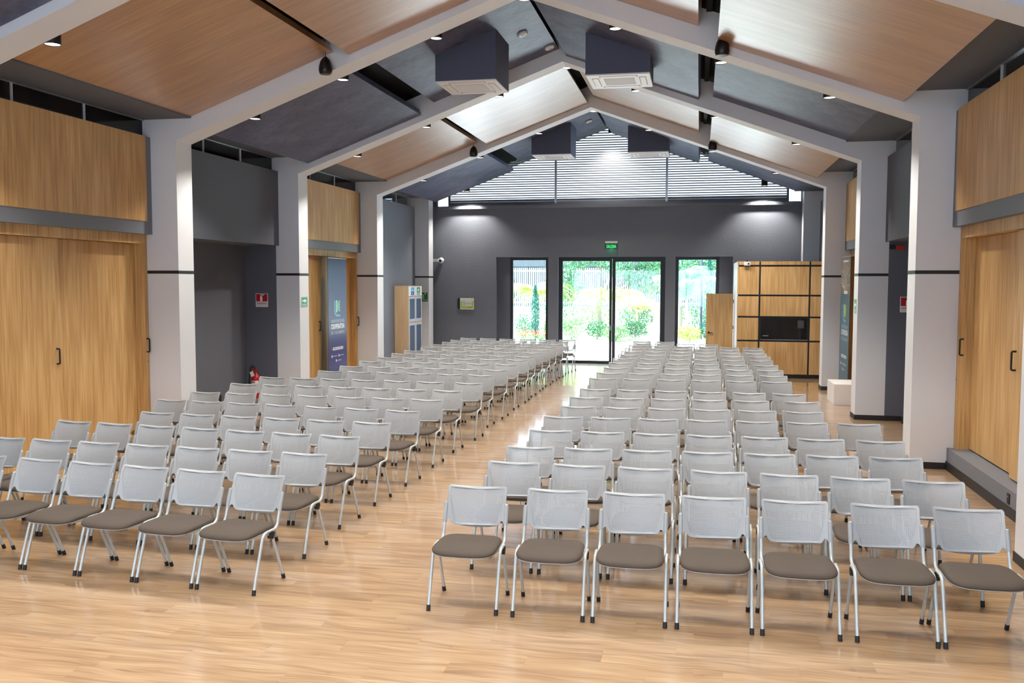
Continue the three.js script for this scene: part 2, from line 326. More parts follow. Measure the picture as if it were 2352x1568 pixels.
{
  const d = END + 0.12;
  const w1 = thing('window_' + (++nWin), 'tall garden window beside the exit, on the cabinet side', 'window', [0, 0, 0], 0, null, 'structure');
  part('side_panel', box(O1[0], O1[0] + 0.4, 0, LT, d, d + 0.06), M.greyDark, w1); glazedFrame(w1, O1[0] + 0.4, O1[1], 0, LT, d, 0.09);
  const w2 = thing('window_' + (++nWin), 'tall garden window beside the exit, on the booth side', 'window', [0, 0, 0], 0, null, 'structure');
  part('side_panel', box(O3[1] - 0.37, O3[1], 0, LT, d, d + 0.06), M.greyDark, w2); glazedFrame(w2, O3[0], O3[1] - 0.37, 0, LT, d, 0.09);
  const dr = thing('door_' + (++nDoor), 'double glass exit door to the garden in black frame', 'door', [0, 0, 0], 0, null, 'structure');
  const m = -2.49;
  part('outer_frame', box(O2[0], O2[0] + 0.05, 0, LT, d - 0.02, d + 0.1), M.alu, dr); part('outer_frame', box(O2[1] - 0.05, O2[1], 0, LT, d - 0.02, d + 0.1), M.alu, dr); part('outer_frame', box(O2[0] + 0.05, O2[1] - 0.05, LT - 0.05, LT, d - 0.02, d + 0.1), M.alu, dr);
  glazedFrame(dr, O2[0] + 0.05, m - 0.006, 0.01, LT - 0.05, d, 0.07); glazedFrame(dr, m + 0.006, O2[1] - 0.05, 0.01, LT - 0.05, d + 0.01, 0.09);
  part('threshold', box(O2[0], O2[1], -0.006, 0.008, d - 0.05, d + 0.2), M.alu, dr);
  part('lock', box(m - 0.06, m - 0.03, 0.98, 1.12, d - 0.012, d), M.steel, dr);
  part('door_pull', tube([[m + 0.05, 0.9, -d], [m + 0.05, 0.92, -(d - 0.04)], [m + 0.05, 1.15, -(d - 0.04)], [m + 0.05, 1.17, -d]], 0.009, 16, 8, 0.2), M.alu, dr);
}

// ------------------------------------------------------------------ chairs
// local frame: origin on the floor midway between the rear feet, +z towards the front of the seat
const backZ = (x, y) => { const t = y - 0.56; return 0.027 - 0.3 * t - 0.49 * t * t - 0.05 * (1 - Math.min(1, (x / 0.23) ** 2)); };
const topDip = (x) => -0.018 * (1 - (x / 0.23) ** 2);
function shellGeometry() {
  const half = [];                       // outer outline, right half from the bottom middle to the top middle
  for (let i = 0; i <= 8; i++) { const x = 0.165 * i / 8; half.push([x, 0.515 + 0.02 * (x / 0.165) ** 2]); }
  half.push([0.18, 0.543], [0.19, 0.556], [0.195, 0.568], [0.203, 0.577], [0.213, 0.575], [0.221, 0.566], [0.2255, 0.553]);
  half.push([0.2535, 0.553], [0.2535, 0.6], [0.2535, 0.65], [0.2535, 0.682], [0.249, 0.69], [0.238, 0.697], [0.231, 0.706], [0.2295, 0.73], [0.2305, 0.76], [0.2325, 0.79], [0.232, 0.805], [0.227, 0.815], [0.217, 0.8185]);
  for (let i = 11; i >= 0; i--) { const x = 0.2 * i / 11; half.push([x, 0.8185 + topDip(x) - topDip(0.217)]); }
  const outer = [...half, ...half.slice(1, -1).reverse().map(([x, y]) => [-x, y])];
  const hole = []; const hw = (y) => 0.163 + (0.212 - 0.163) * Math.min(1, Math.max(0, (y - 0.545) / 0.2));
  for (let i = 0; i <= 14; i++) { const x = hw(0.545) * (i / 7 - 1); hole.push([x, 0.538 + 0.012 * (x / 0.163) ** 2]); }
  for (let i = 1; i <= 8; i++) { const y = 0.55 + 0.25 * i / 8; hole.push([hw(y), y]); }
  for (let i = 1; i <= 16; i++) { const x = 0.212 * (1 - i / 8); hole.push([x, 0.805 + topDip(x)]); }
  for (let i = 7; i >= 1; i--) { const y = 0.55 + 0.25 * i / 8; hole.push([-hw(y), y]); }
  const sh = new THREE.Shape(outer.map((p) => new THREE.Vector2(...p))); sh.holes.push(new THREE.Path(hole.map((p) => new THREE.Vector2(...p))));
  let g = new THREE.ExtrudeGeometry(sh, { depth: 0.006, bevelEnabled: true, bevelThickness: 0.002, bevelSize: 0.0015, bevelSegments: 1, curveSegments: 1 });
  const p = g.attributes.position; for (let i = 0; i < p.count; i++) p.setZ(i, p.getZ(i) + backZ(p.getX(i), p.getY(i)) - 0.003);
  g.deleteAttribute('uv'); g = toCreasedNormals(g, 0.6);
  // sleeves round the posts
  const parts = [g];
  for (const s of [-1, 1]) { const t = tube([[s * 0.239, 0.555, 0.028], [s * 0.239, 0.6, 0.0145], [s * 0.239, 0.65, -0.004], [s * 0.239, 0.688, -0.019]], 0.0155, 6, 10).toNonIndexed(); t.deleteAttribute('uv'); parts.push(t);
    const c = new THREE.SphereGeometry(0.0155, 8, 5).toNonIndexed(); c.deleteAttribute('uv'); c.translate(s * 0.239, 0.688, -0.019); parts.push(c); }
  return { shell: mergeGeometries(parts), hw };
}
function latticeGeometry(hw) {
  const pos = [], idx = [], P = 0.0108, B = 0.0035, T = 0.0016;
  const ring = (x, y, dx, dy) => { const k = pos.length / 3; for (const [a, b] of [[-1, -1], [1, -1], [1, 1], [-1, 1]]) pos.push(x + dx * a * B, y + dy * a * B, backZ(x + dx * a * B, y + dy * a * B) + b * T); return k; };
  const link = (k, m) => { for (let i = 0; i < 4; i++) { const j = (i + 1) % 4; idx.push(k + i, m + i, k + j, k + j, m + i, m + j); } };
  for (let y = 0.5445; y < 0.808; y += P) {           // level bars
    const W = hw(y) + 0.004; let prev = -1;
    for (let i = 0; i <= 12; i++) { const x = W * (i / 6 - 1), yy = y + topDip(x) * Math.max(0, (y - 0.6) / 0.2) * 0.9; const k = ring(x, yy, 0, -1); if (prev >= 0) link(prev, k); prev = k; }
  }
  for (let i = -19; i <= 19; i++) {                    // upright bars
    const x = i * P; let y0 = 0.535; while (hw(y0) + 0.003 < Math.abs(x)) y0 += 0.004; let prev = -1;
    for (let j = 0; j <= 4; j++) { const y = y0 + (0.808 + topDip(x) - y0) * j / 4; const k = ring(x, y, 1, 0); if (prev >= 0) link(prev, k); prev = k; }
  }
  const g = new THREE.BufferGeometry(); g.setAttribute('position', new THREE.Float32BufferAttribute(pos, 3)); g.setIndex(idx);
  const f = g.toNonIndexed(); f.computeVertexNormals(); return f;
}
function seatGeometry(pan) {
  const N = 40, rings = pan ? [[0.0, -0.052], [0.9, -0.052], [0.985, -0.046], [0.985, -0.04]] : [[0.0, 0], [0.35, 0], [0.62, 0.001], [0.8, 0.001], [0.9, -0.003], [0.965, -0.0105], [0.995, -0.021], [1.0, -0.031], [0.985, -0.04], [0.9, -0.044], [0, -0.044]];
  const pos = [], idx = [];
  for (const [r, dy] of rings) for (let i = 0; i < N; i++) {
    const t = 2 * Math.PI * i / N, c = Math.cos(t), s = Math.sin(t), e = 2 / 4.6;
    let px = Math.sign(c) * Math.abs(c) ** e, pz = Math.sign(s) * Math.abs(s) ** e;
    const x = r * px * (0.236 + 0.009 * pz), z = 0.248 + r * pz * 0.237 + (pz > 0 ? 0.012 * r * (1 - px * px) : 0);
    let y = 0.478 + dy; const f = Math.max(0, (z - 0.36) / 0.14); y -= 0.016 * f * f; y -= 0.012 * Math.exp(-(((x) / 0.13) ** 2) - (((z - 0.2) / 0.13) ** 2)) * (dy > -0.02 ? 1 : 0); y -= 0.01 * Math.max(0, (0.12 - z) / 0.12);
    pos.push(x, y, z);
  }
  for (let k = 0; k < rings.length - 1; k++) for (let i = 0; i < N; i++) { const a = k * N + i, b = k * N + (i + 1) % N; idx.push(a, b, a + N, b, b + N, a + N); }
  const g = new THREE.BufferGeometry(); g.setAttribute('position', new THREE.Float32BufferAttribute(pos, 3)); g.setIndex(idx); g.computeVertexNormals(); return g;
}
function makeChair() {
  const c = new THREE.Group();
  const { shell, hw } = shellGeometry();
  part('seat', seatGeometry(false), M.seat, c, 'dark taupe upholstered seat');
  part('seat_pan', seatGeometry(true), M.seatPan, c);
  const b = part('backrest', shell, M.shell, c, 'light grey plastic backrest'); part('perforated_mesh', latticeGeometry(hw), M.shell, b, 'fine square perforation');
  for (const s of [-1, 1]) {
    part('back_post', tube([[s * 0.205, 0.424, 0.42], [s * 0.221, 0.424, 0.3], [s * 0.236, 0.426, 0.15], [s * 0.24, 0.436, 0.09], [s * 0.24, 0.468, 0.06], [s * 0.239, 0.51, 0.046], [s * 0.239, 0.556, 0.028], [s * 0.239, 0.62, 0.007]], 0.0118, 26, 8), M.frame, c);
    const fl = part('front_leg', tube([[s * 0.2525, 0.03, 0.437], [s * 0.252, 0.2, 0.378], [s * 0.252, 0.36, 0.322], [s * 0.252, 0.412, 0.3], [s * 0.252, 0.433, 0.272], [s * 0.252, 0.437, 0.23], [s * 0.254, 0.437, 0.165]], 0.0122, 26, 8, 0.35), M.frame, c);
    part('foot_cap', rod([s * 0.2525, 0.0, 0.442], [s * 0.2525, 0.042, 0.433], 0.0155, 12, 0.0148), M.rubber, fl, 'black rubber foot');
    const rl = part('rear_leg', rod([s * 0.2525, 0.03, 0.01], [s * 0.252, 0.415, 0.178], 0.0118, 8), M.frame, c);
    part('foot_cap', rod([s * 0.2525, 0.0, 0.0], [s * 0.2525, 0.042, 0.016], 0.0155, 12, 0.0148), M.rubber, rl, 'black rubber foot');
    const br = new RoundedBoxGeometry(0.03, 0.062, 0.06, 2, 0.008); br.rotateX(-0.35); br.translate(s * 0.25, 0.402, 0.178); const br2 = rod([s * 0.235, 0.405, 0.16], [s * 0.264, 0.405, 0.16], 0.016, 10);
    part('link_bracket', merge([br, br2]), M.bracket, c, 'black plastic linking bracket');
  }
  part('cross_bar', rod([-0.25, 0.41, 0.2], [0.25, 0.41, 0.2], 0.011, 8), M.frame, c);
  return c;
}
const CHAIRS = { left: [[6.81, -0.082, -4.9, [-6.33, -5.72, -5.17, -4.62, -4.07, -3.515]], [7.71, -0.047, -5.21, [-6.86, -6.31, -5.76, -5.21, -4.66, -4.1, -3.547]], [8.73, -0.087, -5.25, [-6.91, -6.36, -5.81, -5.25, -4.7, -4.15, -3.597]],
  [9.6, -0.065, -5, [-6.39, -5.835, -5.28, -4.72, -4.16, -3.59]], [10.63, -0.09, -5.23, [-6.9, -6.347, -5.795, -5.24, -4.67, -4.11, -3.55]], [11.6, -0.03, -5.24, [-6.9, -6.345, -5.79, -5.235, -4.68, -4.127, -3.57]],
  [12.67, -0.047, -5.23, [-6.89, -6.337, -5.785, -5.23, -4.68, -4.127, -3.575]], [13.68, -0.038, -5.25, [-6.91, -6.358, -5.81, -5.258, -4.706, -4.15, -3.52]], [14.87, -0.033, -5, [-6.385, -5.83, -5.28, -4.727, -4.17, -3.615]],
  [15.82, -0.027, -4.98, [-6.36, -5.808, -5.256, -4.703, -4.13, -3.577]], [16.92, -0.005, -5, [-6.385, -5.83, -5.28, -4.727, -4.17, -3.61]], [17.91, 0.017, -4.98, [-6.365, -5.81, -5.258, -4.706, -4.153, -3.6]],
  [18.85, -0.032, -5.01, [-6.4, -5.847, -5.28, -4.72, -4.168, -3.615]], [19.81, 0.023, -5.02, [-6.4, -5.848, -5.296, -4.744, -4.19, -3.637]], [20.87, -0.086, -5, [-6.39, -5.838, -5.28, -4.72, -4.167, -3.61]],
  [21.81, -0.053, -5.02, [-6.41, -5.857, -5.295, -4.73, -4.175, -3.62]], [22.72, -0.074, -4.98, [-6.38, -5.825, -5.27, -4.7, -4.145, -3.59]], [23.65, -0.019, -4.99, [-6.38, -5.826, -5.27, -4.717, -4.153, -3.6]], [24.5, -0.09, -4.92, [-6.36, -5.78, -5.21, -4.615, -4.06, -3.507]]],
right: [[6.68, 0.011, 0.13, [-1.655, -1.03, -0.453, 0.132, 0.705, 1.32, 1.873]], [7.62, -0.014, 0.16, [-1.57, -0.997, -0.428, 0.185, 0.749, 1.302, 1.855]], [8.49, 0.05, 0.1, [-1.56, -1.007, -0.454, 0.103, 0.666, 1.219, 1.772]],
  [9.44, 0.015, 0.13, [-1.528, -0.976, -0.424, 0.128, 0.68, 1.232, 1.8]], [10.5, 0.05, 0.12, [-1.541, -0.989, -0.437, 0.115, 0.668, 1.22, 1.785]], [11.38, 0.039, -0.1, [-1.479, -0.927, -0.375, 0.178, 0.73, 1.283]],
  [12.34, 0.047, -0.1, [-1.493, -0.941, -0.389, 0.163, 0.715, 1.36]], [13.26, -0.002, -0.1, [-1.483, -0.931, -0.379, 0.174, 0.726, 1.279]], [14.82, 0.028, -0.14, [-1.524, -0.972, -0.42, 0.133, 0.685, 1.238]],
  [15.75, 0.033, -0.12, [-1.503, -0.951, -0.399, 0.154, 0.706, 1.259]], [16.74, 0.045, -0.1, [-1.478, -0.926, -0.374, 0.179, 0.731, 1.284]], [17.77, 0.009, -0.11, [-1.49, -0.938, -0.386, 0.166, 0.718, 1.271]],
  [18.8, 0.037, -0.12, [-1.5, -0.948, -0.396, 0.157, 0.709, 1.262]], [19.79, 0.023, -0.1, [-1.481, -0.929, -0.375, 0.177, 0.73, 1.283]], [20.71, -0.02, -0.12, [-1.5, -0.948, -0.396, 0.157, 0.709, 1.262]],
  [21.67, -0.037, -0.11, [-1.492, -0.94, -0.388, 0.165, 0.717, 1.27]], [22.59, -0.056, -0.09, [-1.471, -0.919, -0.367, 0.186, 0.738, 1.291]], [23.5, 0.013, -0.58, [-1.417, -0.865, -0.313, 0.266]], [24.3, 0.013, -1.16, [-1.472, -0.844]]] };
{
  const proto = makeChair(); let first = true;
  for (const side of ['left', 'right']) CHAIRS[side].forEach(([d, b, xm, xs], row) => {
    xs.forEach((x, i) => {
      const seat = side === 'left' ? xs.length - 1 - i : i;      // counted from the aisle
      const c = first ? proto : proto.clone(); first = false;
      c.name = numbered('stacking_chair'); scene.add(c);
      c.position.set(x, 0, -(d + b * (x - xm))); c.rotation.y = Math.atan(b) + rr(-0.003, 0.003);
      tag(c, 'grey mesh-back chair, ' + side + ' block, ' + ordinal[row] + ' row from the front, ' + ordinal[seat] + ' from the aisle', 'chair', 'chairs of the ' + side + ' block');
    });
  });
}

// ------------------------------------------------------------------ ceiling fittings
function downlight(k, s, w, bay, label) {
  const yb = under(w) + (k === 6 ? 0.18 : -0.008), top = k === 6 ? under(w) + 0.6 : panelBottom(bay, s, w) + 0.03, d = k === 6 ? 26.0 : F[k] + TZ + 0.09, x = X(s, w), r = 0.085;
  const g = thing('downlight', label, 'downlight', [x, yb, -d], 0, 'surface downlights on the beams');
  const h = Math.max(0.07, top - yb);
  const pr = [[r - 0.006, 0.004], [r - 0.006, 0], [r, 0], [r, h], [0, h]].map((p) => new THREE.Vector2(...p));
  part('housing', new THREE.LatheGeometry(pr, 28), M.black, g);
  const lens = new THREE.CylinderGeometry(r - 0.007, r - 0.007, 0.004, 24); lens.translate(0, 0.008, 0); part('lens', lens, M.lens, g, 'glowing warm white lens');
  const l = new THREE.SpotLight(LAMP.color, LAMP.power, 0, LAMP.angle, LAMP.penumbra, 2); l.name = 'downlight_beam'; l.position.set(x, yb - 0.012, -d); l.target.position.set(x, 0, -d); l.castShadow = true; l.shadow.radius = 3.5; scene.add(l, l.target);
}
{
  const beamName = ['back beam', 'beam above the camera', 'nearest beam in view', 'beam at the near oak ceiling', 'beam at the middle slate ceiling', 'beam at the far oak ceiling', 'gable louvres'];
  for (let k = 0; k < 6; k++) {
    downlight(k, -1, 0.0, k, 'black downlight at the ridge of the ' + beamName[k]);
    for (const s of [-1, 1]) [1.3, 2.75, 4.18].forEach((w, i) => downlight(k, s, w, k, 'black downlight on the ' + beamName[k] + ', ' + ['upper', 'middle', 'eave'][i] + ' one of the ' + (s < 0 ? 'banner-side' : 'booth-side') + ' slope'));
  }
  downlight(6, -1, 0, 5, 'black downlight at the ridge before the gable louvres');
  for (const s of [-1, 1]) downlight(6, s, 4.22, 5, 'black downlight before the gable louvres on the ' + (s < 0 ? 'cabinet' : 'booth') + ' side');
}
// air conditioners in dropped boxes
for (const [k, dc] of [[3, 14.78], [5, 23.35]]) for (const s of [-1, 1]) {
  const x = X(s, 1.215), yb = 5.6, hs = 0.5;
  const g = thing('air_conditioner', 'ceiling cassette air conditioner in a dark box, ' + (k === 3 ? 'nearer' : 'farther') + ' pair, ' + (s < 0 ? 'banner side' : 'booth side'), 'air conditioner', [x, yb, -dc], 0, 'ceiling air conditioners');
  const yt = (lx) => panelBottom(k, s, Math.abs(x + lx - C)) - yb + 0.02;
  const sh = new THREE.Shape([[-hs, 0.02], [hs, 0.02], [hs, yt(hs)], [-hs, yt(-hs)]].map((p) => new THREE.Vector2(...p)));
  const bx = new THREE.ExtrudeGeometry(sh, { depth: 2 * hs, bevelEnabled: false }); bx.translate(0, 0, -hs); part('casing', metric(bx), M.boxSlate, g, 'dark slate casing');
  const fp = new RoundedBoxGeometry(2 * hs - 0.004, 0.028, 2 * hs - 0.004, 3, 0.012); fp.translate(0, 0.012, 0); const face = part('face_panel', fp, M.plastic, g, 'white face panel');
  const gr = part('intake_grille', box(-0.24, 0.24, -0.004, 0.0, -0.24, 0.24), std(0xb9b8ba, 0.6), face);
  for (let i = 0; i < 16; i++) part('grille_bar', box(-0.235, 0.235, -0.008, -0.004, -0.23 + i * 0.029, -0.218 + i * 0.029), M.plastic, g);
  for (let i = 0; i < 4; i++) { const f = new RoundedBoxGeometry(0.56, 0.008, 0.085, 2, 0.003); f.translate(0, -0.004, 0.37); f.rotateY(i * Math.PI / 2); const o = new RoundedBoxGeometry(0.6, 0.004, 0.11, 2, 0.002); o.translate(0, -0.001, 0.37); o.rotateY(i * Math.PI / 2); part('outlet', o, std(0x9b9aa0, 0.6), face); part('flap', f, M.plastic, face); }
}
// pendant loudspeakers
for (const [k, s] of [[3, -1], [3, 1], [5, -1], [5, 1]]) {
  const w = 2.75, y = under(w) + 0.06;
  const g = thing('pendant_speaker', 'black egg-shaped pendant loudspeaker on the ' + (k === 3 ? 'nearer' : 'farther') + ' beam, ' + (s < 0 ? 'banner side' : 'booth side'), 'speaker', [X(s, w), y - 0.125, -(F[k] - 0.13)], 0, 'pendant loudspeakers');
  const pr = [[0, 0.002], [0.07, 0], [0.084, 0.008], [0.094, 0.04], [0.096, 0.075], [0.09, 0.12], [0.076, 0.17], [0.055, 0.21], [0.028, 0.238], [0.012, 0.25], [0, 0.252]].map((p) => new THREE.Vector2(...p));
  part('body', new THREE.LatheGeometry(pr, 28), std(0x121215, 0.35), g);
  part('cable', rod([0, 0.25, 0], [0, 0.62, 0], 0.005, 6), M.black, g);
}
// smoke detectors
for (const [x, d, k, lab] of [[-2.93, 15.0, 3, 'round white smoke detector above the nearer air conditioners'], [-2.69, 16.28, 3, 'round white smoke detector beside the ridge at the middle beam'], [-2.85, 23.5, 5, 'round white smoke detector near the gable louvres']]) {
  const w = Math.abs(x - C), y = panelBottom(k, -1, w);
  const g = thing('smoke_detector', lab, 'detector', [x, y, -d], 0, 'smoke detectors'); g.rotation.z = Math.atan(SL);
  part('base', new THREE.LatheGeometry([[0, -0.045], [0.07, -0.045], [0.088, -0.03], [0.09, 0.01], [0, 0.01]].map((p) => new THREE.Vector2(...p)), 28), M.plastic, g);
  const led = new THREE.CylinderGeometry(0.03, 0.03, 0.008, 16); led.translate(0, -0.048, 0); part('sensor_cap', led, std(0xc8c6ca, 0.5), g);
}

// ------------------------------------------------------------------ signs
function plate(name, label, category, w, h, tex, pos, turn, opt = {}) {
  const g = thing(name, label, category, pos, turn);
  part('plate', new RoundedBoxGeometry(w, h, 0.008, 2, 0.0039), std(opt.edge || 0xe8e8e8, 0.4), g);
  const pg = new THREE.PlaneGeometry(w - 0.006, h - 0.006); pg.translate(0, 0, 0.0046);
  part('print', pg, new THREE.MeshStandardMaterial({ map: tex, roughness: 0.4, ...(opt.mat || {}) }), g);
  return g;
}
function rrect(c, x, y, w, h, r) { c.beginPath(); c.moveTo(x + r, y); c.arcTo(x + w, y, x + w, y + h, r); c.arcTo(x + w, y + h, x, y + h, r); c.arcTo(x, y + h, x, y, r); c.arcTo(x, y, x + w, y, r); c.closePath(); }
const texExt = canvasTex(256, 290, (c, w, h) => {
  c.fillStyle = '#e9e7ea'; c.fillRect(0, 0, w, h); c.fillStyle = '#c1121f'; c.fillRect(10, 10, w - 20, 168);
  c.fillStyle = '#fff'; rrect(c, 92, 58, 52, 112, 20); c.fill(); c.fillRect(106, 40, 24, 30); c.fillRect(100, 22, 70, 14); c.fillRect(150, 18, 28, 20);
  for (let i = 0; i < 9; i++) { c.beginPath(); c.arc(22 + i * 27, 180, 13, 0, 7); c.fillStyle = '#e9e7ea'; c.fill(); }
  c.fillStyle = '#c1121f'; c.font = 'bold 42px sans-serif'; c.textAlign = 'center'; c.fillText('EXTINTOR', w / 2, 232, 200);
});
plate('extinguisher_sign', 'red and white EXTINTOR sign in the recess on the banner side', 'sign', 0.265, 0.27, texExt, [-8.52, 2.02, -(F[4] - 0.005)], 0);
plate('extinguisher_sign', 'red and white EXTINTOR sign half hidden behind a column, booth side', 'sign', 0.265, 0.27, texExt, [3.53, 2.02, -(F[4] - 0.005)], 0);
const texArrow = (flip) => canvasTex(256, 320, (c, w, h) => {
  c.fillStyle = '#0d8a4f'; c.fillRect(0, 0, w, h); c.strokeStyle = '#d7efe0'; c.lineWidth = 6; c.strokeRect(8, 8, w - 16, h - 16);
  c.save(); if (flip) { c.translate(w, 0); c.scale(-1, 1); }
  c.fillStyle = '#f4fff6'; c.fillRect(40, 104, 100, 44); c.beginPath(); c.moveTo(130, 60); c.lineTo(220, 126); c.lineTo(130, 192); c.closePath(); c.fill(); c.restore();
  c.fillStyle = '#d7efe0'; c.fillRect(24, 232, w - 48, 10); c.font = 'bold 46px sans-serif'; c.textAlign = 'center'; c.fillText('SALIDA', w / 2, 290, 200);
});
plate('exit_arrow_sign', 'small green exit arrow sign on the column between recess and banner', 'sign', 0.3, 0.2, texArrow(false), [X(-1, WI) + 0.005, 1.99, -(F[4] + 0.2)], Math.PI / 2);
plate('exit_arrow_sign', 'small green exit arrow sign on the column near the white cube', 'sign', 0.2, 0.26, texArrow(true), [X(1, WI) - 0.005, 1.98, -(F[4] + 0.2)], -Math.PI / 2);
plate('assembly_sign', 'green and white safety sign on the corner column behind the cabinet', 'sign', 0.26, 0.27, canvasTex(256, 270, (c, w, h) => {
  c.fillStyle = '#08763f'; c.fillRect(0, 0, w, h); c.fillStyle = '#e8f6ea'; c.fillRect(150, 26, 60, 16); c.fillRect(172, 4, 16, 60); for (let i = 0; i < 4; i++) c.fillRect(30, 60 + i * 34, 110, 12); c.fillRect(30, 60, 10, 110); c.fillRect(130, 60, 10, 110);
  c.font = 'bold 44px sans-serif'; c.textAlign = 'center'; c.fillText('CAMILLA', w / 2, 236, 210);
}), [X(-1, WI) - 0.16, 1.95, -(F[6] - 0.006)], 0);
{ // lit exit sign
  const g = thing('exit_sign', 'lit green SALIDA sign over the glass exit door', 'sign', [-2.51, 3.34, -(END - 0.03)]);
  const bar = new RoundedBoxGeometry(0.36, 0.055, 0.06, 2, 0.012); bar.translate(0, 0.205, 0); part('housing', bar, M.plastic, g);
  part('panel', box(-0.15, 0.15, 0.0, 0.18, -0.002, 0.002), new THREE.MeshPhysicalMaterial({ color: 0x1c3a2a, roughness: 0.2 }), g);
  const t = canvasTex(512, 256, (c, w, h) => { c.fillStyle = '#000'; c.fillRect(0, 0, w, h); c.fillStyle = '#18ff6a'; c.font = 'bold 190px sans-serif'; c.textAlign = 'center'; c.textBaseline = 'middle'; c.fillText('SALIDA', w / 2, h / 2 + 8, 500); });
  const pg = new THREE.PlaneGeometry(0.29, 0.165); pg.translate(0, 0.09, 0.0035);
  part('lettering', pg, new THREE.MeshStandardMaterial({ color: 0x14402a, roughness: 0.3, emissive: 0xffffff, emissiveMap: t, emissiveIntensity: 1.3 }), g, 'glowing green letters');
  const l = new THREE.PointLight(new THREE.Color().setRGB(0.1, 1, 0.35), 0.03); l.name = 'exit_sign_glow'; l.position.set(-2.51, 3.33, -(END - 0.12)); l.castShadow = true; scene.add(l);
}
{ // evacuation plan
  const g = plate('evacuation_plan', 'framed yellow-green evacuation plan on the dark end wall', 'plan', 0.52, 0.35, canvasTex(520, 350, (c, w, h) => {
    c.fillStyle = '#e9eed3'; c.fillRect(0, 0, w, h); c.fillStyle = '#22202c'; c.fillRect(0, 0, 84, h); c.fillStyle = '#bfcf4a'; c.fillRect(100, 90, 400, 230); c.fillStyle = '#e4e9d0'; c.fillRect(150, 60, 300, 190);
    c.fillStyle = '#c9ccc6'; c.fillRect(180, 100, 60, 170); c.fillRect(240, 140, 190, 60); c.fillStyle = '#f3f5e6'; c.fillRect(110, 14, 390, 46); c.fillStyle = '#6b7a4c'; c.fillRect(330, 280, 150, 10); c.fillRect(330, 296, 110, 8); c.fillStyle = '#9aab52'; c.fillRect(420, 26, 60, 14);
  }), [-6.87, 1.735, -(END - 0.02)], 0, { edge: 0x9a9d98, mat: { roughness: 0.15 } });
  for (const [x, y] of [[-0.24, 0.155], [0.24, 0.155], [-0.24, -0.155], [0.24, -0.155]]) part('standoff', rod([x, y, 0.012], [x, y, -0.02], 0.01, 12), M.steel, g);
}
{ // wall camera
  const g = thing('security_camera', 'white security camera on the dark end wall', 'camera', [-7.61, 3.03, -(END - 0.09)]);
  part('base_box', box(-0.24, -0.07, -0.04, 0.05, -0.09, 0.0), M.plastic, g);
  const ball = new THREE.SphereGeometry(0.088, 24, 16); part('dome', ball, M.plastic, g);
  const eye = new THREE.SphereGeometry(0.052, 20, 12); eye.translate(-0.005, -0.004, 0.047); part('lens', eye, std(0x15151c, 0.1), g);
  part('bracket', rod([0, 0, -0.02], [0, 0, -0.09], 0.035, 12), M.plastic, g);
}
// emergency unit in the booth-side recess
{
  const g = thing('alarm_plate', 'small red plate and black box high in the booth-side recess', 'alarm', [3.37, 3.0, -(F[4] - 0.02)]);
  part('plate', new RoundedBoxGeometry(0.14, 0.075, 0.03, 2, 0.006), std(0xb8321e, 0.5), g); const b = new RoundedBoxGeometry(0.09, 0.08, 0.04, 2, 0.006); b.translate(-0.13, 0.01, 0); part('box', b, M.black, g);
}
// socket in the booth-side plinth
{
  const g = thing('floor_socket', 'black power socket in the grey plinth under the near oak door', 'socket', [X(1, WS + 0.016), 0.185, -10.02]);
  part('plate', new RoundedBoxGeometry(0.012, 0.11, 0.075, 2, 0.004), M.black, g); part('button', box(-0.009, -0.005, 0.02, 0.028, -0.006, 0.006), M.plastic, g);
}
// fire extinguishers
function extinguisher(x, d, label) {
  const g = thing('fire_extinguisher', label, 'extinguisher', [x, 0, -d], 0, 'fire extinguishers');
  part('cylinder', new THREE.LatheGeometry([[0, 0.0], [0.08, 0.0], [0.086, 0.012], [0.086, 0.46], [0.08, 0.51], [0.06, 0.55], [0.03, 0.575], [0.024, 0.6], [0, 0.6]].map((p) => new THREE.Vector2(...p)), 28), M.red, g);
  const lb = new THREE.CylinderGeometry(0.0866, 0.0866, 0.24, 20, 1, true, -0.7, 1.7); lb.translate(0, 0.33, 0); part('label', lb, new THREE.MeshStandardMaterial({ roughness: 0.5, side: THREE.DoubleSide, map: canvasTex(256, 200, (c, w, h) => { c.fillStyle = '#e9e3e2'; c.fillRect(0, 0, w, h); c.fillStyle = '#a02a30'; c.fillRect(20, 14, 120, 16); c.fillStyle = '#555'; for (let i = 0; i < 6; i++) c.fillRect(30, 130 + i * 9, 180, 3); c.fillStyle = '#3a4a8c'; c.fillRect(120, 70, 50, 40); }) }), g);
  part('valve', rod([0, 0.6, 0], [0, 0.66, 0], 0.02, 12), std(0x8c1a1e, 0.4), g);
  part('grip', merge([box(-0.1, 0.03, 0.655, 0.675, -0.012, 0.012), rod([-0.1, 0.7, 0], [0.02, 0.675, 0], 0.01, 8)]), M.red, g, 'red carrying grip');
  part('hose', tube([[0.01, 0.64, 0], [-0.05, 0.74, 0.01], [-0.1, 0.68, 0.03], [-0.13, 0.45, 0.02], [-0.16, 0.2, 0.02], [-0.17, 0.1, 0.02]], 0.014, 24, 8), M.black, g);
  part('nozzle', rod([-0.17, 0.12, 0.02], [-0.19, 0.0, 0.02], 0.04, 14, 0.016), M.black, g);
  const tg = new RoundedBoxGeometry(0.075, 0.1, 0.002, 1, 0.0009); tg.rotateZ(0.4); tg.translate(-0.05, 0.58, 0.06); part('inspection_tag', tg, M.plastic, g, 'white inspection tag');
}
extinguisher(-8.52, 16.35, 'red fire extinguisher on the recess floor under the EXTINTOR sign, banner side');
extinguisher(3.62, 16.35, 'fire extinguisher mostly hidden behind a column in the booth-side recess');
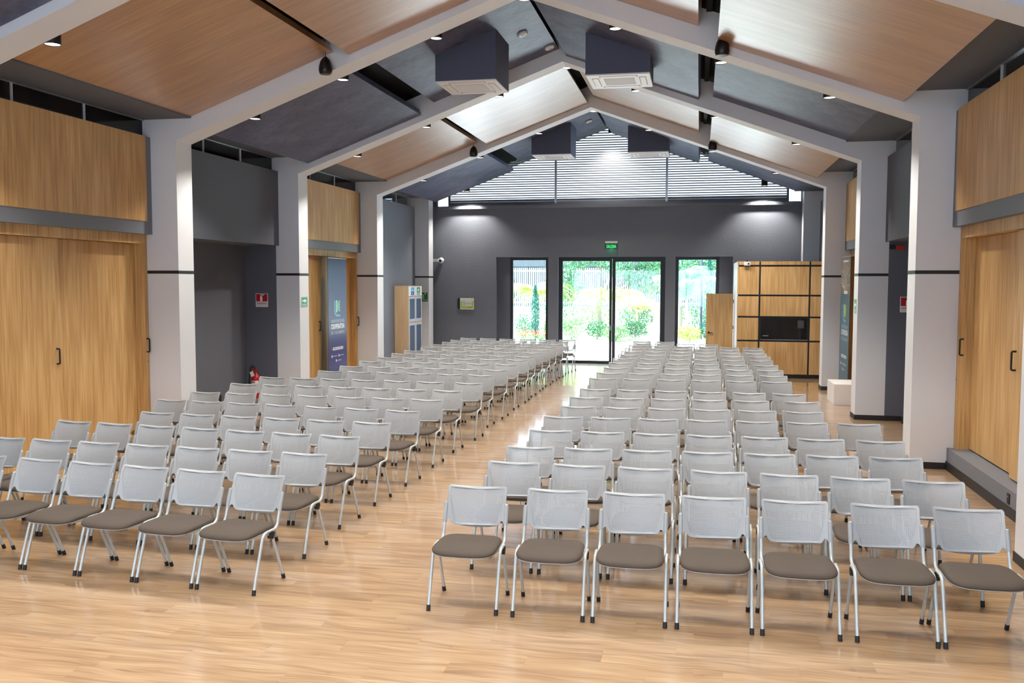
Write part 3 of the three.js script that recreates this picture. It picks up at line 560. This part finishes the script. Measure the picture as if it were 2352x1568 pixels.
{
  const g = thing('cable_box', 'small black box on the recess floor behind the chairs', 'box', [-8.72, 0, -15.2]);
  part('case', (() => { const b = new RoundedBoxGeometry(0.14, 0.3, 0.14, 2, 0.01); b.translate(0, 0.15, 0); return b; })(), M.black, g); part('cap', rod([0, 0.3, 0], [0, 0.315, 0], 0.03, 12), M.steel, g);
}

// ------------------------------------------------------------------ banners
function bannerTex(kind) {
  return canvasTex(480, 1200, (c, w, h) => {
    c.fillStyle = kind ? '#1f5466' : '#3a3676'; c.fillRect(0, 0, w, h);
    let sd = 7; const q = () => (sd = (sd * 16807) % 2147483647) / 2147483647;
    if (kind) { // printed plume picture on the upper third
      c.fillStyle = '#6d5c4c'; c.fillRect(0, 0, w, 330);
      for (let i = 0; i < 260; i++) { const a = -Math.PI / 2 + (q() - 0.5) * 2.4, L = 90 + q() * 240; c.strokeStyle = ['#a5927b', '#5b4a3a', '#c9c2b4', '#3f6f73', '#80684f'][Math.floor(q() * 5)]; c.lineWidth = 2 + q() * 5; c.beginPath(); c.moveTo(w / 2 + (q() - 0.5) * 60, 320); c.quadraticCurveTo(w / 2 + Math.cos(a) * L * 0.4, 320 + Math.sin(a) * L, w / 2 + Math.cos(a) * L * 1.3, 320 + Math.sin(a) * L); c.stroke(); }
      c.fillStyle = '#e9ece8'; c.fillRect(w / 2 - 130, 30, 260, 14); c.fillRect(w / 2 - 70, 300, 180, 26);
      c.fillStyle = '#1f5466'; c.fillRect(0, 336, w, 20);
    }
    const y0 = kind ? 420 : 400, cx = w / 2, cA = kind ? '#2f9fd0' : '#4fa8c9', cB = kind ? '#a9d23a' : '#8fd3b6';
    c.lineCap = 'butt'; c.strokeStyle = cA; c.lineWidth = 22; c.beginPath(); c.moveTo(cx - 78, y0); c.lineTo(cx - 78, y0 + 80); c.quadraticCurveTo(cx - 74, y0 + 146, cx, y0 + 146); c.lineTo(cx + 62, y0 + 146); c.stroke();
    c.fillStyle = cB; rrect(c, cx - 46, y0, 48, 118, 22); c.fill(); c.fillRect(cx - 46, y0, 48, 60);
    c.strokeStyle = cB; c.lineWidth = 16; for (const r of [46, 20]) { c.beginPath(); c.arc(cx + 64, y0 + 56, r, Math.PI / 2, Math.PI * 1.5); c.stroke(); }
    c.fillStyle = '#dcdcea'; c.textAlign = 'center'; c.font = '40px sans-serif'; c.fillText('U N I V E R S I D A D', cx, y0 + 212, 340);
    c.fillStyle = '#ffffff'; c.font = 'bold 64px sans-serif'; c.fillText('COOPERATIVA', cx, y0 + 272, 352); c.fillStyle = '#dcdcea'; c.font = '38px sans-serif'; c.fillText('D E   C O L O M B I A', cx, y0 + 322, 340);
    c.fillStyle = '#f1f1f6'; c.fillRect(cx - 130, y0 + 448, 260, 28); c.fillStyle = '#2d2a63'; c.font = 'bold 26px sans-serif'; c.fillText('WWW.UCC.EDU.CO', cx, y0 + 471, 240);
    c.fillStyle = '#9fd65b'; c.fillRect(cx - 158, y0 + 454, 10, 16); c.fillRect(cx + 148, y0 + 454, 10, 16);
    c.fillStyle = '#e8e8f2'; for (const [a, b] of [[-170, 520], [10, 520], [-60, 566]]) { c.fillRect(cx + a, y0 + b, 24, 24); c.globalAlpha = 0.7; c.fillRect(cx + a + 34, y0 + b + 8, 110, 9); c.globalAlpha = 1; }
    c.fillRect(cx - 70, y0 + 690, 140, 6);
  });
}
function banner(label, s, w, d0, d1, h, tex) {
  const g = thing('roll_up_banner', label, 'banner', [X(s, w), 0, -(d0 + d1) / 2], s < 0 ? Math.PI / 2 : -Math.PI / 2), L = d1 - d0;
  const b = new RoundedBoxGeometry(L + 0.04, 0.08, 0.16, 3, 0.02); b.translate(0, 0.04, 0); part('base', b, M.steel, g);
  part('sheet', box(-L / 2, L / 2, 0.07, h, -0.003, 0.003), std(0x1c1b26, 0.4), g);
  const pg = new THREE.PlaneGeometry(L - 0.004, h - 0.08); pg.translate(0, (h + 0.07) / 2, 0.0042); part('print', pg, new THREE.MeshPhysicalMaterial({ map: tex, roughness: 0.3 }), g);
  part('top_rail', rod([-L / 2, h, 0], [L / 2, h, 0], 0.014, 10), M.steel, g); part('support_pole', rod([0, 0.05, -0.03], [0, h, -0.008], 0.01, 8), M.steel, g);
}
banner('tall violet university banner standing before the oak door', -1, 5.56, 18.86, 19.93, 2.92, bannerTex(0));
banner('tall teal banner with a plume picture behind the white cube', 1, 5.54, 19.6, 20.83, 2.94, bannerTex(1));

// white cube plinth
{
  const g = thing('display_cube', 'white box plinth on the floor in front of the teal banner', 'plinth', [2.93, 0, -19.02]);
  part('body', (() => { const b = new RoundedBoxGeometry(0.62, 0.41, 0.94, 2, 0.006); b.translate(0, 0.205, 0); return b; })(), M.whiteGloss, g);
}

// ------------------------------------------------------------------ tall cabinet by the corner
{
  const x0 = -8.13, x1 = -7.73, d0 = 23.54, d1 = 24.76, g = thing('tall_cabinet', 'tall light-wood cabinet with grey framed doors in the corner', 'cabinet', [x0 + 0.2, 0, -(d0 + d1) / 2]);
  const w = 0.4, L = d1 - d0, pale = new THREE.MeshPhysicalMaterial({ map: texPale, roughness: 0.5 });
  const lb = (a, b, c, d, e, f, gr) => metric(new THREE.BoxGeometry(b - a, d - c, f - e).translate((a + b) / 2, (c + d) / 2, (e + f) / 2), gr);
  part('side_panel', lb(-0.2, 0.2, 0, 2.28, L / 2 - 0.02, L / 2), pale, g); part('side_panel', lb(-0.2, 0.2, 0, 2.28, -L / 2, -L / 2 + 0.02), pale, g);
  part('back_panel', lb(-0.2, -0.19, 0, 2.28, -L / 2 + 0.02, L / 2 - 0.02), pale, g); part('top_panel', lb(-0.2, 0.2, 2.26, 2.28, -L / 2 + 0.02, L / 2 - 0.02), pale, g);
  part('fascia', lb(0.18, 0.2, 2.0, 2.26, -L / 2 + 0.02, L / 2 - 0.02), M.plastic, g);
  part('shelf', lb(-0.19, 0.195, 1.265, 1.3, -L / 2 + 0.02, L / 2 - 0.02), pale, g); part('plinth', lb(-0.19, 0.18, 0, 0.06, -L / 2 + 0.02, L / 2 - 0.02), pale, g);
  const fr = std(0xb9bbc4, 0.5), pn = std(0x4f6178, 0.35);
  for (const [y0, y1] of [[1.3, 1.99], [0.07, 1.26]]) for (const z of [-1, 1]) {
    const a = z < 0 ? -L / 2 + 0.022 : 0.002, b = z < 0 ? -0.002 : L / 2 - 0.022;
    const dr = part('door', merge([lb(0.185, 0.205, y0, y1, a, a + 0.07), lb(0.185, 0.205, y0, y1, b - 0.07, b), lb(0.185, 0.205, y0, y0 + 0.07, a + 0.07, b - 0.07), lb(0.185, 0.205, y1 - 0.07, y1, a + 0.07, b - 0.07)]), fr, g, 'pale grey door frame');
    part('door_infill', lb(0.19, 0.198, y0 + 0.07, y1 - 0.07, a + 0.07, b - 0.07), pn, dr, 'blue-grey infill');
  }
  const st = (draw, z) => { const p = new THREE.PlaneGeometry(0.26, 0.21); p.rotateY(Math.PI / 2); p.translate(0.2015, 2.13, z); part('sticker', p, std(0xffffff, 0.5, { map: canvasTex(130, 210, draw) }), g); };
  st((c, w2, h) => { c.fillStyle = '#2aa3dc'; c.fillRect(0, 0, w2, 130); c.fillStyle = '#40206a'; c.fillRect(0, 130, w2, 80); c.fillStyle = '#fff'; rrect(c, 52, 50, 28, 56, 10); c.fill(); c.fillRect(60, 26, 12, 26); c.fillRect(48, 156, 34, 26); }, 0.25);
  st((c, w2, h) => { c.fillStyle = '#0b8a47'; c.fillRect(0, 0, w2, h); c.fillStyle = '#fff'; c.fillRect(52, 30, 26, 100); c.fillRect(36, 52, 58, 30); c.fillRect(26, 156, 78, 14); c.fillRect(26, 178, 78, 10); }, -0.28);
}

// ------------------------------------------------------------------ wooden booth in the far corner
{
  const xa = 0.945, xb = X(1, WS) - 0.005, da = 23.5, db = END - 0.005, H = 2.92, fr = std(0x26221f, 0.5);
  const g = thing('control_booth', 'oak panelled control booth with black joints and dark window', 'booth', [0, 0, 0]);
  part('core', box(xa + 0.02, xb, 0.0, H - 0.01, da + 0.05, db), fr, g);
  part('side_wall', box(xa, xa + 0.02, 0, H, da + 0.02, db), M.whiteGloss, g, 'white side wall');
  const xs = [xa, 1.49, 2.69, xb], ys = [0.1, 0.93, 1.53, 2.07, 2.81, H], j = 0.022;
  for (let i = 0; i < 3; i++) for (let r = 0; r < 5; r++) {
    if (i === 1 && r === 1) continue;
    part('oak_panel', box(xs[i] + (i ? j : 0.0), xs[i + 1] - (i < 2 ? j : 0), ys[r] + (r ? j : 0), ys[r + 1] - (r < 4 ? j : 0), da, da + 0.05), M.oak, g);
  }
  const wf = part('window_frame', merge([box(1.49 + j, 2.69 - j, 0.93 + j, 0.97, da - 0.004, da + 0.05), box(1.49 + j, 2.69 - j, 1.5, 1.53 - j + 0.01, da - 0.004, da + 0.05), box(1.49 + j, 1.535, 0.97, 1.5, da - 0.004, da + 0.05), box(2.645, 2.69 - j, 0.97, 1.5, da - 0.004, da + 0.05)]), M.black, g);
  part('window_glass', box(1.535, 2.645, 0.97, 1.5, da + 0.012, da + 0.018), M.tinted, wf, 'dark glossy window');
  part('notice', box(2.42, 2.57, 1.26, 1.45, da + 0.009, da + 0.0115), std(0x3c3e3e, 0.5), g); part('strip', box(1.58, 1.72, 1.05, 1.07, da + 0.008, da + 0.0115), std(0x8f9a90, 0.4), g);
  part('sill_strip', box(1.53, 2.66, 0.958, 0.968, da - 0.01, da - 0.004), M.steel, g);
  part('kickboard', box(xa + 0.01, xb, 0, 0.1, da + 0.015, da + 0.05), M.black, g);
  const doorD = 25.72, dl = thing('booth_door', 'open oak door leaf with black lever beside the booth', 'door', [0, 0, 0], 0, null, 'structure');
  part('leaf', box(0.2, 0.925, 0.01, 2.08, doorD, doorD + 0.04), M.oak, dl);
  part('lever', merge([rod([0.28, 1.0, -doorD], [0.28, 1.0, -(doorD - 0.05)], 0.012, 10), rod([0.28, 1.0, -(doorD - 0.05)], [0.4, 0.985, -(doorD - 0.05)], 0.012, 10), rod([0.28, 1.0, -doorD], [0.28, 1.0, -(doorD - 0.012)], 0.03, 16)]), M.black, dl, 'black lever handle');
  for (const y of [0.25, 1.15, 1.87]) part('hinge', rod([0.935, y - 0.05, -doorD], [0.935, y + 0.05, -doorD], 0.011, 10), M.steel, dl);
  const cm = thing('booth_camera', 'small white camera unit fixed on the top edge of the booth', 'camera', [1.17, 2.86, -(da - 0.056)]);
  part('body', new RoundedBoxGeometry(0.16, 0.1, 0.1, 2, 0.015), M.plastic, cm); part('mount', rod([0, 0.04, -0.02], [0, 0.1, -0.02], 0.012, 8), M.black, cm); part('lens', rod([0.03, 0, 0.05], [0.03, 0, 0.062], 0.022, 16), M.black, cm);
}

// ------------------------------------------------------------------ the garden beyond the glass
{
  const leafMat = (c) => new THREE.MeshPhysicalMaterial({ color: c, roughness: 0.7, side: THREE.DoubleSide });
  const G = { leaf: leafMat(0x548a63), leaf2: leafMat(0x7aa668), frond: leafMat(0x93ab45), frondPale: leafMat(0xb5ad55), frondCool: leafMat(0x7cab8e), cypress: leafMat(0x2f6f60), bark: std(0x8c8478, 0.9), palmBark: std(0xb9b2a4, 0.9), flower: leafMat(0xd9503c) };
  solo('pavement', box(-22, 18, -0.14, -0.02, END + 0.35, 36.4), std(0xe2e0dc, 0.7), 'pale paved terrace outside the glass doors', 'terrace', null, 'structure');
  solo('lawn', box(-30, 26, -0.2, -0.03, 36.4, 62), std(0xb9c49a, 0.9), 'sunlit lawn beyond the terrace', 'lawn', null, 'structure');
  { // boundary wall and picket fence
    solo('garden_wall', box(-16, 10, -0.05, 1.15, 45, 45.25), std(0xcfd0d2, 0.8), 'low white wall at the far side of the garden', 'wall', null, 'structure');
    const f = thing('picket_fence', 'white upright-bar fence on top of the low garden wall', 'fence', [0, 0, -45.12]);
    const bar = new THREE.BoxGeometry(0.042, 1.95, 0.04); bar.translate(0, 2.12, 0);
    for (let x = -12.5; x < 5.5; x += 0.105) { const m = part('bar', bar, M.whiteGloss, f); m.position.x = x; }
    for (const y of [1.35, 2.95]) part('rail', metric(new THREE.BoxGeometry(19, 0.06, 0.05).translate(-3, y, -0.045)), M.whiteGloss, f);
    const b = thing('garden_building', 'dark blue-grey building with flat roof behind the fence', 'building', [-3, 0, -52]);
    part('wall', metric(new THREE.BoxGeometry(30, 3.2, 5).translate(0, 1.6, 0)), std(0x5d6a86, 0.8), b); part('roof', metric(new THREE.BoxGeometry(32, 0.35, 7.6).translate(0, 3.38, 0.6)), std(0x50565f, 0.7), b);
    for (let i = 0; i < 9; i++) part('roof_post', rod([-12 + i * 3, 0, 4.2], [-12 + i * 3, 3.2, 4.2], 0.06, 8), std(0x44484f, 0.7), b);
    for (let i = 0; i < 8; i++) part('window', metric(new THREE.BoxGeometry(1.6, 1.2, 0.06).translate(-11 + i * 3.2, 1.9, 2.53)), M.tinted, b);
  }
  // leaf clusters
  const leafGeo = (() => { const g = new THREE.BufferGeometry(); g.setAttribute('position', new THREE.Float32BufferAttribute([0, 0, 0, 0.028, 0.05, 0.008, 0, 0.13, -0.012, -0.028, 0.05, 0.008], 3)); g.setIndex([0, 1, 2, 0, 2, 3]); g.computeVertexNormals(); return g; })();
  function foliage(parent, n, mat, place, size = 1, name = 'foliage') {
    const im = new THREE.InstancedMesh(leafGeo, mat, n), o = new THREE.Object3D();
    for (let i = 0; i < n; i++) { const p = place(i); o.position.set(...p); o.rotation.set(rr(-1.6, 1.6), rr(0, 6.28), rr(-1.2, 1.2)); o.scale.setScalar(size * rr(0.7, 1.4)); o.updateMatrix(); im.setMatrixAt(i, o.matrix); }
    im.name = name; im.castShadow = im.receiveShadow = true; im.userData.kind = 'stuff'; parent.add(im); return im;
  }
  const ball = (cx, cy, cz, rx, ry, rz) => { let a, b, c; do { a = rr(-1, 1); b = rr(-1, 1); c = rr(-1, 1); } while (a * a + b * b + c * c > 1); return [cx + a * rx, cy + b * ry, cz + c * rz]; };
  function tree(label, x, d, trunkTop, limbs, n, size) {
    const t = thing('garden_tree', label, 'tree', [x, -0.03, -d]);
    part('trunk', tube([[0, 0, 0], [0.06, trunkTop * 0.5, 0], [0.02, trunkTop, 0]], 0.1, 10, 8), G.bark, t);
    const tips = limbs.map(([lx, ly, lz]) => { part('branch', tube([[0.02, trunkTop - 0.05, 0], [lx * 0.3, trunkTop + (ly - trunkTop) * 0.45, lz * 0.4], [lx, ly, lz]], 0.045, 10, 6), G.bark, t); return [lx, ly, lz]; });
    foliage(t, n, G.leaf, (i) => { const p = tips[i % tips.length]; return ball(p[0], p[1], p[2], 0.75, 0.5, 0.75); }, size);
  }
  tree('branching garden tree filling the view through the exit door', -4.4, 40.5, 1.3, [[-1.6, 2.7, 0], [-0.9, 3.4, 0.4], [0.1, 3.5, -0.3], [0.9, 3.1, 0.5], [1.8, 2.6, 0], [2.2, 2.2, 0.3], [-1.2, 2.0, 0.6], [1.2, 3.8, 0], [2.3, 3.3, -0.3]], 7200, 1.1);
  tree('small garden tree right of the branching one, behind the post', -0.9, 43.4, 1.4, [[-0.6, 2.8, 0], [0.5, 3.2, 0.2], [0.1, 2.3, 0.4], [1.4, 3.3, 0], [-1.2, 3.4, 0]], 4200, 1.1);
  tree('leafy garden tree at the edge of the window on the booth side', 1.9, 42.6, 1.5, [[-0.5, 3.0, 0], [0.5, 3.3, 0.2], [1.2, 2.6, 0]], 2600, 1.1);
  // palms
  const frond = (L, droop, n) => { // rachis with leaflets, growing along +z then bending down
    const list = [], pt = (t) => [0, L * (0.5 * t - droop * t * t), L * t * (1 - 0.18 * t * t)];
    for (let i = 2; i <= n; i++) { const t = i / n, [, y, z] = pt(t), l = 0.42 * L * Math.sin(Math.PI * Math.min(1, 0.12 + t * 0.86)) + 0.05;
      for (const s of [-1, 1]) { const g = new THREE.BufferGeometry(); g.setAttribute('position', new THREE.Float32BufferAttribute([0, y, z - 0.012, s * l * 0.55, y - l * 0.12, z + l * 0.42, s * l * 0.8, y - l * 0.5, z + l * 0.62, s * l * 0.5, y - l * 0.14, z + l * 0.42 + 0.035], 3)); g.setIndex([0, 1, 3, 1, 2, 3]); const q = g.toNonIndexed(); q.computeVertexNormals(); list.push(q); } }
    const r = tube([pt(0), pt(0.35), pt(0.7), pt(1)], 0.013, 8, 5).toNonIndexed(); r.deleteAttribute('uv'); list.push(r);
    return mergeGeometries(list);
  };
  const fr1 = frond(1.35, 1.25, 30), fr2 = frond(1.6, 0.5, 30);
  function palm(label, x, d, h, geo, mat, n, lift, scale = 1) {
    const t = thing('garden_palm', label, 'palm', [x, -0.03, -d]);
    part('trunk', tube([[0, 0, 0], [0.03, h * 0.5, 0], [0, h, 0]], 0.06, 8, 8), G.palmBark, t);
    for (let i = 0; i < n; i++) { const m = part('frond', geo, mat, t); m.position.set(0, h, 0); m.rotation.order = 'YXZ'; m.rotation.y = i * 2.399 + rr(-0.2, 0.2); m.rotation.x = -rr(lift * 0.5, lift * 1.15); m.scale.setScalar(scale * rr(0.85, 1.1)); }
  }
  palm('small palm with drooping yellow-green fronds in the cabinet-side window', -6.85, 38.6, 1.75, fr1, G.frond, 13, 0.75, 1.1);
  palm('drooping yellow-green palm seen through the middle of the exit door', -3.55, 37.4, 1.6, fr1, G.frond, 14, 0.75, 1.15);
  palm('tall upright palm in the booth-side window', -0.5, 37.5, 1.6, fr2, G.frondCool, 13, 1.1, 1.1);
  palm('pale golden palm at the booth-side edge of the exit door', -0.9, 40.9, 1.9, fr1, G.frondPale, 12, 0.75, 1.2);
  palm('low golden palm behind the door stile', -2.9, 43.3, 1.15, fr1, G.frondPale, 10, 0.7, 0.95);
  // cypresses
  for (const [x, d, h, r, lab] of [[-6.6, 36.75, 2.3, 0.17, 'slim dark cypress in the cabinet-side window'], [0.42, 39.2, 3.5, 0.26, 'tall slim cypress in the booth-side window']]) {
    const t = thing('garden_cypress', lab, 'cypress', [x, -0.03, -d]);
    part('trunk', rod([0, 0, 0], [0, h * 0.9, 0], 0.035, 8, 0.012), G.bark, t);
    foliage(t, 2600, G.cypress, () => { const y = 0.1 + rnd() ** 0.9 * (h - 0.15), a = rr(0, 6.28), q = r * Math.sqrt(rnd()) * Math.min(1, (h - y) / (h * 0.35) + 0.1); return [Math.cos(a) * q, y, Math.sin(a) * q]; }, 0.6);
  }
  // shrubs and flowers along the terrace edge
  for (const [x, d, w, h, mat, lab] of [[-7.2, 37.4, 0.6, 1.0, G.leaf, 'leafy shrub left of the slim cypress'], [-5.2, 37.6, 0.8, 0.95, G.leaf2, 'loose shrub behind the exit door frame, cabinet side'], [-4.2, 38.2, 0.7, 0.7, G.leaf, 'green shrub under the drooping palm, cabinet side'], [-3.3, 37.0, 0.75, 0.62, G.leaf2, 'bright shrub at the foot of the drooping palm'], [-0.35, 37.0, 0.7, 0.6, G.frond, 'yellow-green shrub under the upright palm'], [0.5, 37.2, 0.6, 0.9, G.cypress, 'blue-green shrub beside the tall cypress'], [-6.1, 37.5, 0.5, 0.8, G.leaf2, 'shrub right of the slim cypress'], [-6.3, 41.5, 1.2, 1.6, G.leaf, 'tall dark shrub far behind the cabinet-side palm'], [-4.9, 43.6, 1.3, 1.5, G.leaf2, 'broad shrub before the garden wall behind the tree trunk'], [-3.0, 44, 1.2, 1.3, G.leaf, 'broad dark shrub before the garden wall in the door'], [0.1, 43.8, 1.3, 1.7, G.leaf, 'tall shrub before the garden wall in the booth-side window'], [-2.6, 38.3, 0.7, 0.75, G.leaf, 'loose shrub right of the drooping palm']]) {
    const t = thing('garden_shrub', lab, 'shrub', [x, -0.03, -d]);
    for (let i = 0; i < 4; i++) part('stem', rod([0, 0, 0], [rr(-0.3, 0.3) * w, h * 0.8, rr(-0.2, 0.2)], 0.015, 6, 0.006), G.bark, t);
    foliage(t, Math.round(1100 * w), mat, () => ball(0, h * 0.55, 0, w * 0.75, h * 0.5, w * 0.6), 0.8);
  }
  for (const [x, lab] of [[-7.0, 'bed of red flowers left of the cypress foot'], [-6.3, 'bed of red flowers right of the cypress foot']]) {
    const t = thing('flower_bed', lab, 'flowers', [x, -0.03, -36.55]);
    for (let i = 0; i < 5; i++) part('stem', rod([rr(-0.3, 0.3), 0, 0], [rr(-0.35, 0.35), 0.35, rr(-0.1, 0.1)], 0.008, 5), G.leaf, t);
    foliage(t, 240, G.leaf2, () => ball(0, 0.18, 0, 0.42, 0.16, 0.15), 0.7); foliage(t, 150, G.flower, () => ball(0, 0.3, 0, 0.42, 0.14, 0.15), 0.6, 'blossoms');
  }
  { const l = thing('garden_lamp_post', 'thin dark lamp post beside the tall cypress', 'lamp post', [0.1, -0.03, -39.5]); part('post', rod([0, 0, 0], [0, 3.6, 0], 0.055, 10), std(0x3a4256, 0.6), l); part('cap', rod([0, 3.6, 0], [0, 3.7, 0], 0.09, 12), std(0x3a4256, 0.6), l); }
  { const l = thing('bollard', 'short white bollard at the lawn edge', 'bollard', [-1.58, -0.03, -38.4]); part('post', rod([0, 0, 0], [0, 0.62, 0], 0.07, 14), M.whiteGloss, l); part('cap', rod([0, 0.62, 0], [0, 0.65, 0], 0.08, 14), M.whiteGloss, l); }
}
renderer.render(scene, camera);
